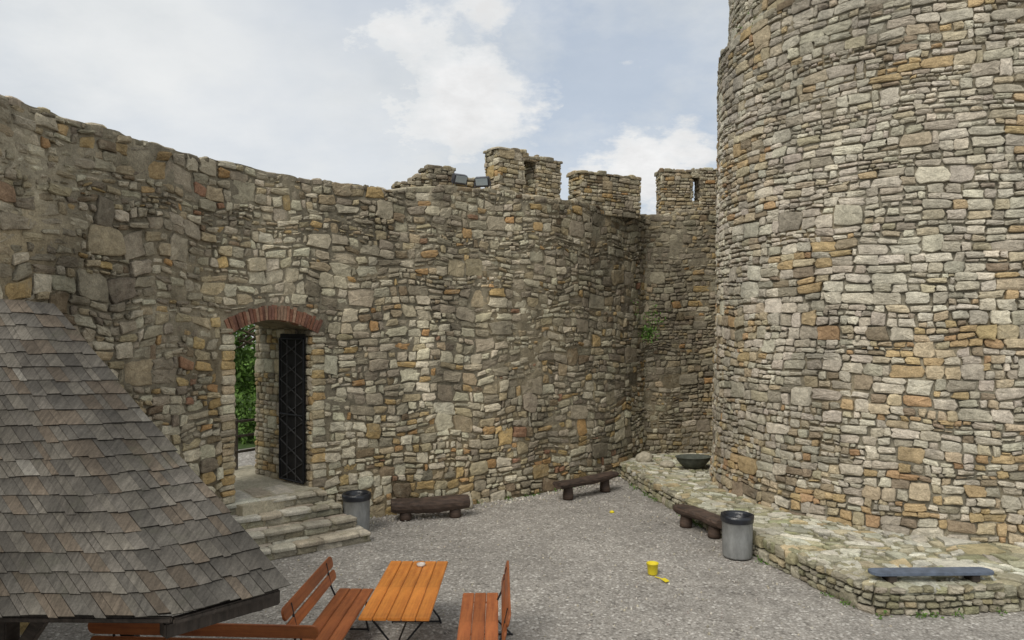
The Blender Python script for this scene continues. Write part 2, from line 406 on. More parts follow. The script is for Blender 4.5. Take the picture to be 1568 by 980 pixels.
V=[];Q=[];cl=[]
nb=30
for i in range(nb):
    t0=-1+2*i/nb+.006; t1=-1+2*(i+1)/nb-.006; rows=[]
    j=random.uniform(-.03,.02); dj=random.uniform(-.018,.015)
    L=random.choice([.25,.27,.28])
    for t in (t0,t1):
        a=t*.42; s=sM+t*(hw+.10); zi=3.86+.27*(1-t*t)
        rows.append((s,zi,s+math.sin(a)*L,zi+math.cos(a)*(L+j)))
    base=len(V)
    for d in (-.25,.045+dj):
        for (s,zz) in ((rows[0][0],rows[0][1]),(rows[1][0],rows[1][1]),(rows[1][2],rows[1][3]),(rows[0][2],rows[0][3])):
            V.append(CW.map(np.array(s),np.array(zz),d+random.uniform(-.004,.004)))
    Q+= [tuple(base+k for k in f) for f in ((4,5,6,7),(0,1,5,4),(1,2,6,5),(2,3,7,6),(3,0,4,7))]
    col=np.array(random.choice([(.27,.13,.085),(.31,.165,.11),(.21,.11,.08),(.32,.21,.145)]))*random.uniform(.75,1.1)
    cl+= [col]*8
mesh_np('gate_brick_arch',np.array(V),Q,None,M_brick,np.array(cl),wall)

# merlons
def clad_block(name,o,ang,L,T,z0,z1,pal=None,cap=True):
    u=np.array((math.cos(ang),math.sin(ang),0)); w=np.array((-math.sin(ang),math.cos(ang),0)); o=np.array((o[0],o[1],0.))
    z=np.array((0,0,1.)); e=.05
    P=[o+u*a+w*b+z*c for c in (z0,z1-.02) for a,b in ((e,e),(L-e,e),(L-e,T-e),(e,T-e))]
    mesh_np(name+'_core',P,[(0,1,5,4),(1,2,6,5),(2,3,7,6),(3,0,4,7),(4,5,6,7)],None,M_mort,np.tile([(.24,.215,.17)],(8,1)),wall)
    pal=pal or [30,10,22,30,6,1,0,2]
    for nm,oo,uu,nn,LL in (('f',o,u,-w,L),('r',o+u*L,w,u,T),('b',o+u*L+w*T,-u,w,L),('l',o+w*T,-w,-u,T)):
        C=rubble(0,LL,z0,z1,(.2,.28),(.3,.7),(1.2,3.0),.1,.3,.012); C[...,0]=np.clip(C[...,0],-.01,LL+.01); C[...,1]=np.clip(C[...,1],z0,z1)
        build_stones(name+'_'+nm,C,plane_map(oo,uu,z,nn),pick(len(C),PAL,pal),rng.uniform(-.03,.025,len(C)),M_wall,wall,gap=.008,bev=.012,edge=.8)
    if cap:
        C=rubble(-.03,L+.03,-.03,T+.03,(.28,.36),(.3,.6),(.9,1.8),.4,0,.01); C[...,0]=np.clip(C[...,0],-.05,L+.05); C[...,1]=np.clip(C[...,1],-.05,T+.05)
        build_stones(name+'_cap',C,plane_map(o+z*z1,u,w,z),pick(len(C),PAL,[30,30,8,14,0,0,0,6]),rng.uniform(.02,.09,len(C)),M_wall,wall,gap=.006,bev=.02,back=.03)
a1=math.atan2(.6,.8)
def along(o,a,t,b=0): return (o[0]+math.cos(a)*t-math.sin(a)*b,o[1]+math.sin(a)*t+math.cos(a)*b)
o1=(-.29,16.9)
clad_block('merlon_a',o1,a1,.76,.62,6.9,8.22)
clad_block('merlon_a_sill',along(o1,a1,.74,.02),a1,.42,.58,6.9,7.42,cap=False)
clad_block('merlon_a_lintel',along(o1,a1,.73,.03),a1,.42,.56,8.02,8.12)
clad_block('merlon_b',along(o1,a1,1.14),a1,.76,.62,6.9,8.12)
o2=(1.78,18.35); a2=math.atan2(.5,.85)
clad_block('merlon_c',o2,a2,1.95,.6,6.9,7.96)
clad_block('merlon_d',(4.32,20.75),.06,.92,.6,7.0,8.5)
clad_block('merlon_d_sill',(5.2,20.80),.06,.30,.55,7.0,7.65,cap=False)
clad_block('merlon_d_lintel',(5.2,20.81),.06,.30,.54,8.3,8.46)
clad_block('merlon_e',(5.46,20.8),.06,1.5,.6,7.0,8.55)
sA=CW.s_at_px(655); xA,yA=CW.xy(sA)
tang=math.atan2(float(CW.n(sA)[0]),float(-CW.n(sA)[1]))
oA=(float(xA),float(yA))
clad_block('ruin_a',along(oA,tang,-.40,.55),tang,.4,.6,6.8,7.20)
clad_block('ruin_b',along(oA,tang,-.02,.58),tang,.32,.6,6.8,7.38)
clad_block('ruin_c',along(oA,tang,.25,.6),tang,.62,.55,6.8,7.62)
clad_block('ruin_d',along(oA,tang,.84,.62),tang,.70,.5,6.8,7.44)

# ------------------------------------------------------------------ tower
tower=empty('castle_tower',(0,0,0))
TC=(9.15,16.4); TR=4.3; th0=math.atan2(-16.4,-9.15)
def trad(z):
    z=np.asarray(z,float)
    return TR+.12*np.clip((1.3-z)/1.3,0,1)+.05*np.clip((3.6-z)/.4,0,1)-.012*np.clip(z-4,0,20)-.24*(z>10.4)
def tmap(s,z,d):
    th=th0+np.asarray(s)/TR; r=trad(z)+d+.05*(fbm(s*.5+5,z*.5,2)-.5)
    return np.stack([TC[0]+r*np.cos(th),TC[1]+r*np.sin(th),z+0*th],-1)
n=96; zs=[0,.6,1.3,3.2,3.6,7,10.39,10.41,14,18]; V=[];Q=[]
for z in zs:
    for j in range(n):
        a=2*math.pi*j/n; r=float(trad(z))-.10; V.append((TC[0]+r*math.cos(a),TC[1]+r*math.sin(a),z))
for i in range(len(zs)-1):
    for j in range(n): Q.append((i*n+j,i*n+(j+1)%n,(i+1)*n+(j+1)%n,(i+1)*n+j))
V.append((TC[0],TC[1],18)); T=[((len(zs)-1)*n+j,(len(zs)-1)*n+(j+1)%n,len(V)-1) for j in range(n)]
mesh_np('tower_core',V,Q,T,M_mort,np.tile([(.26,.24,.2)],(len(V),1)),tower)
S0,S1=-7.6,7.6
s=np.arange(S0,S1,.075); z=np.arange(.2,13.4,.075); S,Z=np.meshgrid(s,z,indexing='ij')
D=.036*2*(fbm(S*5,Z*5,3)-.5)-.018+.014*np.clip((Z-7)/3,0,1)
Vt=tmap(S,Z,D); idx=np.arange(S.size).reshape(S.shape)
q=np.stack([idx[:-1,:-1],idx[1:,:-1],idx[1:,1:],idx[:-1,1:]],-1).reshape(-1,4)
k=np.clip((fbm(S*.5+11,Z*.7,2)-.45)*3,0,1)[...,None]
cm=np.array([.235,.22,.185])*(1-k)+np.array([.30,.25,.175])*k
mesh_np('tower_mortar',Vt,q,None,M_mort,cm.reshape(-1,3),tower,True)
C1=rubble(S0,S1,.3,3.5,(.24,.38),(.35,1.0),(.9,2.6),.09,.24,.024)
C2=rubble(S0,S1,3.55,3.95,(.25,.26),(.4,1.0),(1.0,1.8),.60,.0,.025)
C3=rubble(S0,S1,4.0,13.2,(.23,.37),(.4,1.2),(1.1,3.0),.08,.27,.021)
z1_=C1[...,1].max(); C2[...,1]+=z1_-3.55-.03; z2_=C2[...,1].max(); C3[...,1]+=z2_-4.0-.03
C=np.concatenate([C1,C2,C3])
C=warp(C,.07,.8); cs=C[...,0].mean(1);cz=C[...,1].mean(1)
zb_=(z1_+z2_)/2
def tcols(cs,cz):
    n=len(cs); b=pick(n,[(.45,.42,.36),(.53,.50,.43),(.37,.345,.29),(.43,.385,.295),(.42,.335,.22),(.28,.255,.21)],[40,25,19,10,2,4],.12)
    w=pick(n,[(.45,.42,.36),(.43,.37,.27),(.42,.325,.195),(.39,.27,.165),(.27,.225,.17)],[26,32,21,6,15],.14)
    p=.95*np.exp(-((cz-zb_)/.25)**2)*np.clip((fbm(cs*.6,cz*0+3,2)-.3)*3,0,1)+.6*np.clip((1.9-cz)/1.2,0,1)+.15*(cz<3.4)
    p=p+np.clip((fbm(cs*.55+31,cz*.8+4,3)-.55)*6,0,.8)
    c=np.where((rng.random(n)<p)[:,None],w,b)
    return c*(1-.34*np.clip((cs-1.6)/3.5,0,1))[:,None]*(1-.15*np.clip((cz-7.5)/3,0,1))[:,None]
dep=rng.uniform(.010,.055,len(C))+.03*np.exp(-((cz-zb_)/.2)**2)
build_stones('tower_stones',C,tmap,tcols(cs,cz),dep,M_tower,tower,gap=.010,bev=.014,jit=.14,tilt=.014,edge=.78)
C=rubble(S0,S1,-.02,.3,(.3,.32),(.3,.7),(.9,1.9),.7,0,.015)
def lmap(s,w,d):
    th=th0+np.asarray(s)/TR; r=TR+.0-w-.05; return np.stack([TC[0]+r*np.cos(th),TC[1]+r*np.sin(th),10.42+d+0*th],-1)
build_stones('tower_ledge',C,lmap,pick(len(C),PAL,[30,40,8,12,0,0,0,8]),rng.uniform(.0,.08,len(C)),M_tower,tower)

# ------------------------------------------------------------------ stone platform
plat=empty('stone_platform')
CP=Curve([(2.75,20.2),(2.95,18.9),(3.25,17.0),(3.72,14.8),(4.22,12.6),(4.62,11.1),(4.84,10.45),(4.98,10.10),(5.35,9.95),(7.3,10.12),(10,10.4),(13,10.8)],20)
PZ=.38
sp=np.linspace(0,CP.L,60); ex,ey=CP.xy(sp); enx,eny=CP.n(sp)
CPs=1 if (enx[20]<0) else -1
def cpmap(s,z,d): return CP.map(s,z,d*CPs)
cen=(9.3,16.5)
V=[(cen[0],cen[1],PZ-.03)]+[(x-nx*.05*CPs,y-ny*.05*CPs,PZ-.03) for x,y,nx,ny in zip(ex,ey,enx,eny)]+[(x-nx*.05*CPs,y-ny*.05*CPs,-.1) for x,y,nx,ny in zip(ex,ey,enx,eny)]
V+=[(3.3,21.5,PZ-.03),(14,21.5,PZ-.03),(15,14,PZ-.03)]
T=[(0,i+1,i+2) for i in range(59)]+[(0,121,1),(0,121,122),(0,122,123),(0,123,60)]
Q=[(i+1,i+2,i+62,i+61) for i in range(59)]
mesh_np('platform_core',V,Q,T,M_flag,np.tile([(.24,.225,.15)],(len(V),1)),plat)
C=rubble(0,CP.L,-.02,PZ-.02,(.20,.205),(.4,.9),(1.2,2.6),.55,0,.015)
build_stones('platform_edge_stones',C,cpmap,pick(len(C),[(.30,.275,.21),(.38,.35,.27),(.24,.22,.16),(.27,.25,.16),(.31,.265,.17)],[30,20,20,15,15]),rng.uniform(.0,.05,len(C)),M_flag,plat,gap=.01,bev=.025,jit=.12)
C=rubble(2,13.5,9.5,20.6,(.30,.48),(.4,1.1),(.8,1.9),.30,.20,.06); C=warp(C,.35,.9)
c=C.mean(1); d=np.hypot(c[:,0]-TC[0],c[:,1]-TC[1])
dd=np.hypot(c[:,0][:,None]-ex[None],c[:,1][:,None]-ey[None]); j=dd.argmin(1)
ins=((c[:,0]-ex[j])*enx[j]+(c[:,1]-ey[j])*eny[j])*CPs < -.10
k=ins&(d>TR-.1); C=C[k]; c=c[k]
pc=pick(len(C),[(.42,.40,.32),(.50,.48,.40),(.34,.32,.23),(.39,.345,.235),(.31,.30,.19),(.42,.345,.21)],[28,24,18,16,10,6],.17)
build_stones('platform_flagstones',C,plane_map((0,0,PZ-.02),(1,0,0),(0,1,0),(0,0,1)),pc,rng.uniform(.0,.035,len(C)),M_flag,plat,gap=.018,bev=.012,jit=.22,tilt=.010,bulge=.004)
C=rubble(0,CP.L,0,.26,(.25,.26),(.4,.8),(1.0,1.9),.8,0,.02)
build_stones('platform_kerb_stones',C,lambda s,w,d:np.stack([CP.xy(s)[0]-CP.n(s)[0]*w*CPs,CP.xy(s)[1]-CP.n(s)[1]*w*CPs,PZ-.02+d],-1),pick(len(C),[(.36,.34,.26),(.44,.42,.34),(.30,.28,.19),(.35,.31,.20)],[30,25,25,15]),rng.uniform(.0,.04,len(C)),M_flag,plat,gap=.01,bev=.02,jit=.14)

# ------------------------------------------------------------------ ground
def gravel():
    m,nt,b=new_mat('gravel'); v=mapping(nt)
    vo=N(nt,'ShaderNodeTexVoronoi'); vo.inputs['Scale'].default_value=26; nt.links.new(v,vo.inputs['Vector'])
    vo2=N(nt,'ShaderNodeTexVoronoi'); vo2.inputs['Scale'].default_value=60; nt.links.new(v,vo2.inputs['Vector'])
    sep=N(nt,'ShaderNodeSeparateColor'); nt.links.new(vo.outputs['Color'],sep.inputs[0])
    sep2=N(nt,'ShaderNodeSeparateColor'); nt.links.new(vo2.outputs['Color'],sep2.inputs[0])
    c=mix(nt,sep.outputs[0],(.245,.225,.20),(.48,.45,.41)); 
    c2=mix(nt,sep2.outputs[1],(.225,.207,.185),(.52,.49,.45)); c=mix(nt,.4,c,c2)
    c=mix(nt,maprange(nt,sep.outputs[1],.88,.93,0,.75),c,(.68,.65,.60))
    c=mix(nt,maprange(nt,sep.outputs[2],.92,.96,0,.7),c,(.13,.12,.105))
    c=mix(nt,maprange(nt,vo.outputs['Distance'],.25,.7,0,.45),c,(.155,.14,.12))
    n=noise(nt,v,.45,5,.6); c=mix(nt,1.0,c,maprange(nt,n,.3,.7,.80,1.15),'MULTIPLY')
    n=noise(nt,v,3.0,5,.6); c=mix(nt,1.0,c,maprange(nt,n,.3,.7,.84,1.12),'MULTIPLY')
    nt.links.new(c,b.inputs['Base Color']); b.inputs['Roughness'].default_value=.9; b.inputs['Specular IOR Level'].default_value=.2
    inv=mathn(nt,'SUBTRACT',1.0,vo.outputs['Distance'])
    p=bump(nt,b,inv,.7,.018); bump(nt,b,n,.4,.06,p); return m
M_grav=gravel()
xs=np.r_[-200,-60,-20,np.arange(-8,12,.25),20,60,200]; ys=np.r_[-200,-30,-10,np.arange(0,22,.25),24,60,250]
X,Y=np.meshgrid(xs,ys,indexing='ij'); Zg=.04*(fbm(X*.5+50,Y*.5,3)-.5)-.005
idx=np.arange(X.size).reshape(X.shape); q=np.stack([idx[:-1,:-1],idx[1:,:-1],idx[1:,1:],idx[:-1,1:]],-1).reshape(-1,4)
mesh_np('gravel_ground',np.stack([X,Y,Zg],-1),q,None,M_grav,None,None,True)
M_grass=plain('grass',(.045,.075,.02),.9,0,.4,3,.5)
sg=np.linspace(0,CW.L,60); gx,gy=CW.xy(sg); gnx,gny=CW.n(sg); V=[];Q=[]
for dist,zz in ((1.0,.72),(4,.72),(12,.9),(40,2.5),(220,8)):
    for x,y,nx,ny in zip(gx,gy,gnx,gny): V.append((x-nx*dist,y-ny*dist,zz))
for i in range(4):
    for j in range(59): Q.append((i*60+j,i*60+j+1,(i+1)*60+j+1,(i+1)*60+j))
mesh_np('grass_terrain',V,Q,None,M_grass,None,None,True)
pts=[]
for i in range(900):
    s=random.uniform(sR+.2,CW.L); o=abs(random.gauss(0,.3))+.04; x,y=CW.xy(s);nx,ny=CW.n(s); pts.append((float(x+nx*o),float(y+ny*o),random.uniform(.012,.035)))
for i in range(2600):
    x=random.uniform(-4,5.2); y=random.uniform(6.5,17); pts.append((x,y,random.uniform(.008,.020)))
A=np.array([[(x-r,y-r*.8),(x+r,y-r),(x+r,y+r*.9),(x-r,y+r)] for x,y,r in pts])
c=A.mean(1); sz=np.array([p[2] for p in pts])
dd=np.hypot(c[:,0][:,None]-ex[None],c[:,1][:,None]-ey[None]); j=dd.argmin(1)
ins=((c[:,0]-ex[j])*enx[j]+(c[:,1]-ey[j])*eny[j])*CPs > .03
A=A[ins];sz=sz[ins]; n_=len(A)
base=np.stack([np.cos(np.arange(6)*math.pi/3),np.sin(np.arange(6)*math.pi/3)],-1)[None]*rng.uniform(.7,1.1,(n_,6,1))*sz[:,None,None]
c=A.mean(1)[:,None,:]
b0=np.concatenate([c+base,np.full((n_,6,1),-.01)],-1); b1=np.concatenate([c+base*.95,(sz*.5)[:,None,None]*np.ones((n_,6,1))+.0],-1); b2=np.concatenate([c+base*.5,(sz*.95)[:,None,None]*np.ones((n_,6,1))],-1)
V=np.concatenate([b0,b1,b2],1); off=np.arange(n_)[:,None,None]*18
q=[(r*6+j,r*6+(j+1)%6,(r+1)*6+(j+1)%6,(r+1)*6+j) for r in range(2) for j in range(6)]+[(12,13,14,15),(12,15,16,17)]
q=(np.array(q)[None]+off).reshape(-1,4)
pcx=pick(n_,[(.36,.335,.30),(.47,.44,.39),(.27,.245,.22),(.40,.36,.28)],[40,20,25,15],.2)
mesh_np('loose_pebbles',V.reshape(-1,3),q,None,M_flag,np.repeat(pcx,18,0),None)

# ------------------------------------------------------------------ steps
steps=empty('stone_steps')
xM,yM=[float(k) for k in CW.xy(sM)]; nM=[float(k) for k in CW.n(sM)]; tM=(-nM[1],nM[0])
def st_pt(t,o): return (xM+tM[0]*t+nM[0]*o, yM+tM[1]*t+nM[1]*o)
u=np.array((.80,.60)); w=np.array((.60,-.80))
bb0=np.array((-2.62,13.38))
spec=[(0,.20,0.0),(.36,.40,.12),(.72,.60,.24),(1.08,.80,.40)]
for i,(back,zt,sh) in enumerate(spec):
    z0=zt-.2
    e=bb0-w*back-u*sh
    L=2.3-.1*i; T=.5 if i<3 else 1.1
    o=e-u*L
    uu=np.array((*u,0)); ww=np.array((*(-w),0)); zz=np.array((0,0,1.)); oo=np.array((*o,0.))
    P=[oo+uu*a+ww*b+zz*c for c in (0,zt-.05) for a,b in ((.04,.04),(L-.04,.04),(L-.04,T+.3),(.04,T+.3))]
    mesh_np('step_core_%d'%i,P,[(0,1,5,4),(1,2,6,5),(2,3,7,6),(3,0,4,7),(4,5,6,7)],None,M_mort,np.tile([(.30,.27,.21)],(8,1)),steps)
    def row(x0,x1,y0,y1,wm):
        out=[];x=x0
        while x<x1-.05:
            w_=random.uniform(*wm); 
            if x1-(x+w_)<.2: w_=x1-x
            out.append([(x,y0),(x+w_,y0),(x+w_,y1),(x,y1)]); x+=w_
        return np.array(out)+rng.uniform(-.012,.012,(len(out),4,2))
    pal=[(.48,.44,.36),(.42,.38,.30),(.52,.49,.41),(.39,.34,.26)]
    C=row(0,L,-.03,.27,(.35,.8)); build_stones('tread_%d'%i,C,plane_map(oo+zz*(zt-.05),uu,ww,zz),pick(len(C),pal,[1,1,1,1],.1),rng.uniform(.035,.055,len(C)),M_flag,steps,gap=.006,bev=.02,jit=.06,back=.02,tilt=.007)
    C=row(0,L,.27,T+.05,(.3,.7)); build_stones('tread_back_%d'%i,C,plane_map(oo+zz*(zt-.05),uu,ww,zz),pick(len(C),pal,[1,1,1,1],.1),rng.uniform(.03,.05,len(C)),M_flag,steps,gap=.01,bev=.015,jit=.08,back=.02,tilt=.004)
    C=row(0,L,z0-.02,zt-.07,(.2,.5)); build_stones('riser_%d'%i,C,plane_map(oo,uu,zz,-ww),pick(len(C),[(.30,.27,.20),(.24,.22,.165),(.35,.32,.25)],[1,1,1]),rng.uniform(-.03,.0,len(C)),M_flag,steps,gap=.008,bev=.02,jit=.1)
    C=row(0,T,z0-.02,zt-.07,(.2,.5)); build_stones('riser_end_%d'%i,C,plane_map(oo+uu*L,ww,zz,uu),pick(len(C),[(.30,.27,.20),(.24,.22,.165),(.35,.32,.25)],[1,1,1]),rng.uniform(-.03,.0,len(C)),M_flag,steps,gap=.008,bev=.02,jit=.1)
P=[(*st_pt(a,b),c) for c in (0,FLOOR-.01) for a,b in ((-hw-.02,.35),(hw+.02,.35),(hw+.6,-3.0),(-hw-.02,-3.0))]
mesh_np('passage_floor',P,[(0,1,5,4),(1,2,6,5),(2,3,7,6),(3,0,4,7),(4,5,6,7)],None,M_flag,np.tile([(.40,.36,.27)],(8,1)),steps)
P=[(*st_pt(a,b),FLOOR-.035) for a,b in ((-4.5,-1.95),(2.5,-1.95),(3.0,-5.2),(-5.2,-5.2))]
mesh_np('dirt_path',P,[(0,1,2,3)],None,M_grav,None,None)

# ------------------------------------------------------------------ iron gate leaf on right reveal
gate=empty('iron_gate')
def gp(d,z,off=.10): return (xr-nd[0]*d-td[0]*off, yr-nd[1]*d-td[1]*off, z)
d0,d1=.16,1.0; zb,zt=.86,3.75
for nm,pp in (('stile_front',[gp(d0,zb),gp(d0,zt)]),('stile_back',[gp(d1,zb),gp(d1,zt)]),('rail_top',[gp(d0,zt),gp(d1,zt)]),('rail_bottom',[gp(d0,zb),gp(d1,zb)]),('rail_mid',[gp(d0,2.2),gp(d1,2.2)])):
    tube(nm,pp,.022,M_iron,gate)
nn=7; hh=(zt-zb)/nn
M_lat=plain('worn_iron',(.075,.072,.07),.5,.3)
for i in range(nn):
    a=zb+i*hh; 
    tube('lattice_%d_a'%i,[gp(d0,a),gp(d1,a+hh)],.012,M_lat,gate); tube('lattice_%d_b'%i,[gp(d1,a,.085),gp(d0,a+hh,.085)],.012,M_lat,gate)
for d in (.42,.72): tube('bar_%d'%int(d*100),[gp(d,zb,.11),gp(d,zt,.11)],.010,M_lat,gate)
P=[gp(d0+.0,zb,.06),gp(d1+.05,zb,.06),gp(d1+.05,zt+.1,.06),gp(d0,zt+.1,.06),gp(d0+.0,zb,.045),gp(d1+.05,zb,.045),gp(d1+.05,zt+.1,.045),gp(d0,zt+.1,.045)]
mesh_np('shade_sheet',P,[(0,1,2,3),(0,1,5,4),(1,2,6,5),(2,3,7,6),(3,0,4,7)],None,plain('dark_sheet',(.018,.016,.014),.8),None,gate)  # added near-black sheet, stands in for shadow on the stone behind the lattice

# ------------------------------------------------------------------ shingled shelter
hut=empty('shingled_shelter')
P2=np.array((-4.15,6.5,4.21));P3=np.array((-1.58,5.04,2.2));M0=np.array((-4.62,6.44,4.23));Qc=np.array((-2.10,4.45,2.2));L0=np.array((-6.2,6.25,4.25));L1=np.array((-5.0,4.5,2.2))
def roofpt(a,t):
    L=L0+(L1-L0)*t; M=M0+(Qc-M0)*t; R=P2+(P3-P2)*t
    dl=np.linalg.norm(M-L); dr=np.linalg.norm(R-M)
    def raw(a): return M+(L-M)*(-a/dl) if a<0 else M+(R-M)*(a/dr)
    k=.22*t
    p=(raw(a-k)+raw(a)*2+raw(a+k))/4
    sag=-.025*math.sin(math.pi*t)+.035*(float(vn(a*1.3+50,t*4))-.5)
    return p+np.array((0,0,sag))
def lens(t):
    L=L0+(L1-L0)*t; M=M0+(Qc-M0)*t; R=P2+(P3-P2)*t
    return np.linalg.norm(M-L),np.linalg.norm(R-M)
V=[];Q=[];cl=[]
nc=19
nrm0=np.array((.30,-.62,.72)); nrm0/=np.linalg.norm(nrm0)
spal=[(.118,.106,.090),(.100,.091,.078),(.138,.124,.103),(.122,.098,.074),(.21,.195,.168)]
for k in range(nc):
    t0=k/nc; t1=(k+1)/nc
    dl,dr=lens(t1); a=-dl-random.uniform(0,.1)
    while a<dr-.01:
        w_=random.uniform(.05,.13)
        if dr-(a+w_)<.04: w_=dr-a+.015+random.uniform(-.01,.014)
        jt=random.uniform(-.004,.005); lift=random.uniform(.014,.022); tl=random.uniform(-.003,.003); th=.012
        g=.0015
        def q_(aa,t,up): return roofpt(aa,t)+nrm0*up
        ta=max(t0-.02,0); tb=min(t1+.006+jt,1.01)
        b=len(V)
        def aa(x,t): 
            _,d_=lens(min(t,1)); return x+(d_-dr)
        V+= [q_(aa(a+g,ta),ta,.003),q_(aa(a+w_-g,ta),ta,.003),q_(a+w_-g,tb,lift+tl),q_(a+g,tb,lift-tl),
             q_(a+w_-g,tb,lift+tl-th),q_(a+g,tb,lift-tl-th)]
        Q+= [(b,b+3,b+2,b+1),(b+3,b+5,b+4,b+2)]
        c=np.array(random.choices(spal,[30,26,20,20,3])[0])*random.uniform(.85,1.15)
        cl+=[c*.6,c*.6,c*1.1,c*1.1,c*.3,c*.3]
        a+=w_
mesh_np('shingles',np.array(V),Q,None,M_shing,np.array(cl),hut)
V=[];Q=[];na=24;ntt=12
for i in range(ntt+1):
    t=i/ntt; dl,dr=lens(t)
    for j in range(na+1):
        f=j/na; a=-dl+(dl+dr)*f; V.append(roofpt(a,t)-nrm0*.025)
for i in range(ntt):
    for j in range(na): p=i*(na+1)+j; Q.append((p,p+1,p+na+2,p+na+1))
b=len(V); Fp=np.array((-4.3,8.3,2.2)); Fl=np.array((-6.2,8.3,2.2))
V+= [P2-[0,0,.03],P3-[0,0,.03],Fp,Fl,L0-[0,0,.03]]; Q+= [(b+4,b,b+2,b+3)]
mesh_np('roof_deck',np.array(V),Q,[(b,b+1,b+2)],M_beam,None,hut)
def beam(name,a,b,wd,ht,mat=M_beam):
    a=Vector(a);b=Vector(b);d=b-a
    bm=bmesh.new(); bmesh.ops.create_cube(bm,size=1)
    for v in bm.verts: v.co=Vector((v.co.x*wd,v.co.y*ht,v.co.z*d.length))
    bmesh.ops.bevel(bm,geom=bm.edges[:],offset=.01,segments=2,affect='EDGES')
    o=bm_obj(name,bm,mat,hut,False,(a+b)/2); o.rotation_euler=d.to_track_quat('Z','Y').to_euler(); return o
beam('fascia_left',(-5.0,4.56,2.16),(-2.13,4.51,2.16),.04,.04)
beam('fascia_right',(-2.13,4.51,2.15),(-1.64,5.05,2.14),.06,.04)
beam('wall_plate_left',(-5.0,5.15,2.34),(-2.55,5.12,2.34),.14,.14)
beam('wall_plate_right',(-2.25,4.62,2.05),(-1.70,5.20,2.05),.10,.10)
beam('wall_plate_back',(-1.80,5.05,2.05),(-4.2,8.1,2.03),.12,.12)
for i,(x,y) in enumerate(((-3.62,5.1),(-4.2,7.9),(-5.6,8.0),(-5.0,5.1))): beam('post_%d'%i,(x,y,0),(x,y,2.3),.15,.15)
beam('brace_a',(-3.62,5.1,1.50),(-3.1,5.1,2.28),.09,.09); beam('brace_b',(-3.62,5.1,1.50),(-4.1,5.1,2.28),.09,.09)

# ------------------------------------------------------------------ furniture
def rounded_board(name,L,h,t,mat,parent,loc,rot,r=None):
    r=r or h*.42; pts=[]
    for (cy,cz,a0) in ((L/2-r,h/2-r,0),(-L/2+r,h/2-r,90),(-L/2+r,-h/2+r,180),(L/2-r,-h/2+r,270)):
        for k in range(7):
            a=math.radians(a0+15*k); pts.append((cy+r*math.cos(a),cz+r*math.sin(a)))
    bm=bmesh.new(); top=[bm.verts.new((t/2,y,z)) for y,z in pts]
    f=bm.faces.new(top); ret=bmesh.ops.extrude_face_region(bm,geom=[f])
    for v in ret['geom']:
        if isinstance(v,bmesh.types.BMVert): v.co.x-=t
    bmesh.ops.recalc_face_normals(bm,faces=bm.faces[:])
    ed=[e for e in bm.edges if abs(e.verts[0].co.x-e.verts[1].co.x)<1e-5]
    bmesh.ops.bevel(bm,geom=ed,offset=.005,segments=2,affect='EDGES')
    return bm_obj(name,bm,mat,parent,False,loc,rot)
tab=empty('picnic_table',(-1.30,8.98,0),math.radians(-1.0))
for i in range(5):
    x=-.40+.16*(i+.5); box('top_plank_%d'%i,(.153,1.96,.032),(x,0,.734+random.uniform(-.002,.002)),M_table,tab,bev=.006)
for i,y in enumerate((-.72,.72)): box('batten_%d'%i,(.72,.08,.035),(0,y,.70),M_table,tab)
for i,y in enumerate((-.72,.72)):
    for sx in (-1,1):
        tube('leg_%d_%s'%(i,'l' if sx<0 else 'r'),[(sx*.30,y,.69),(sx*.30,y+.02,.62),(sx*.08,y,.36),(sx*.30,y,.08),(sx*.33,y,0)],.014,M_steel,tab)
    tube('foot_bar_%d'%i,[(-.33,y,.02),(.33,y,.02)],.014,M_steel,tab)
tube('stretcher',[(0,-.72,.36),(0,.72,.36)],.012,M_steel,tab)
lathe('ashtray_glass',[(.001,0),(.055,0),(.06,.03),(.052,.03),(.045,.01),(.001,.01)],plain('glass_dish',(.55,.5,.45),.2),tab,20,(.05,.78,.751))
def bench(loc,rz,side,L=1.85):
    b=empty('wooden_bench',loc,rz)
    for i in range(3): box('seat_plank_%d'%i,(.152,L,.03),((i-1)*.158,0,.45),M_bench,b,bev=.008)
    tl=math.radians(14)*side
    for i,(z,h) in enumerate(((.66,.13),(.83,.15))):
        x=side*(.25+(z-.45)*.25); rounded_board('back_board_%d'%i,L+.02,h,.028,M_bench,b,(x,0,z),(0,tl,0))
    for i,y in enumerate((-L/2+.25,L/2-.25)):
        tube('frame_%d'%i,[(side*.42,y,.0),(side*.20,y,.22),(side*.21,y,.43),(side*.28,y,.58),(side*.345,y,.88)],.013,M_steel,b)
        tube('front_leg_%d'%i,[(-side*.22,y,.0),(-side*.17,y,.22),(-side*.2,y,.43),(side*.2,y,.43)],.013,M_steel,b)
        tube('cross_%d'%i,[(side*.42,y,.02),(-side*.22,y,.02)],.012,M_steel,b)
    return b
bench((-2.13,8.78,0),math.radians(-2),-1)
bench((-.40,8.62,0),math.radians(1),1)
bench((-3.22,7.86,0),math.radians(90-3),-1,2.45)

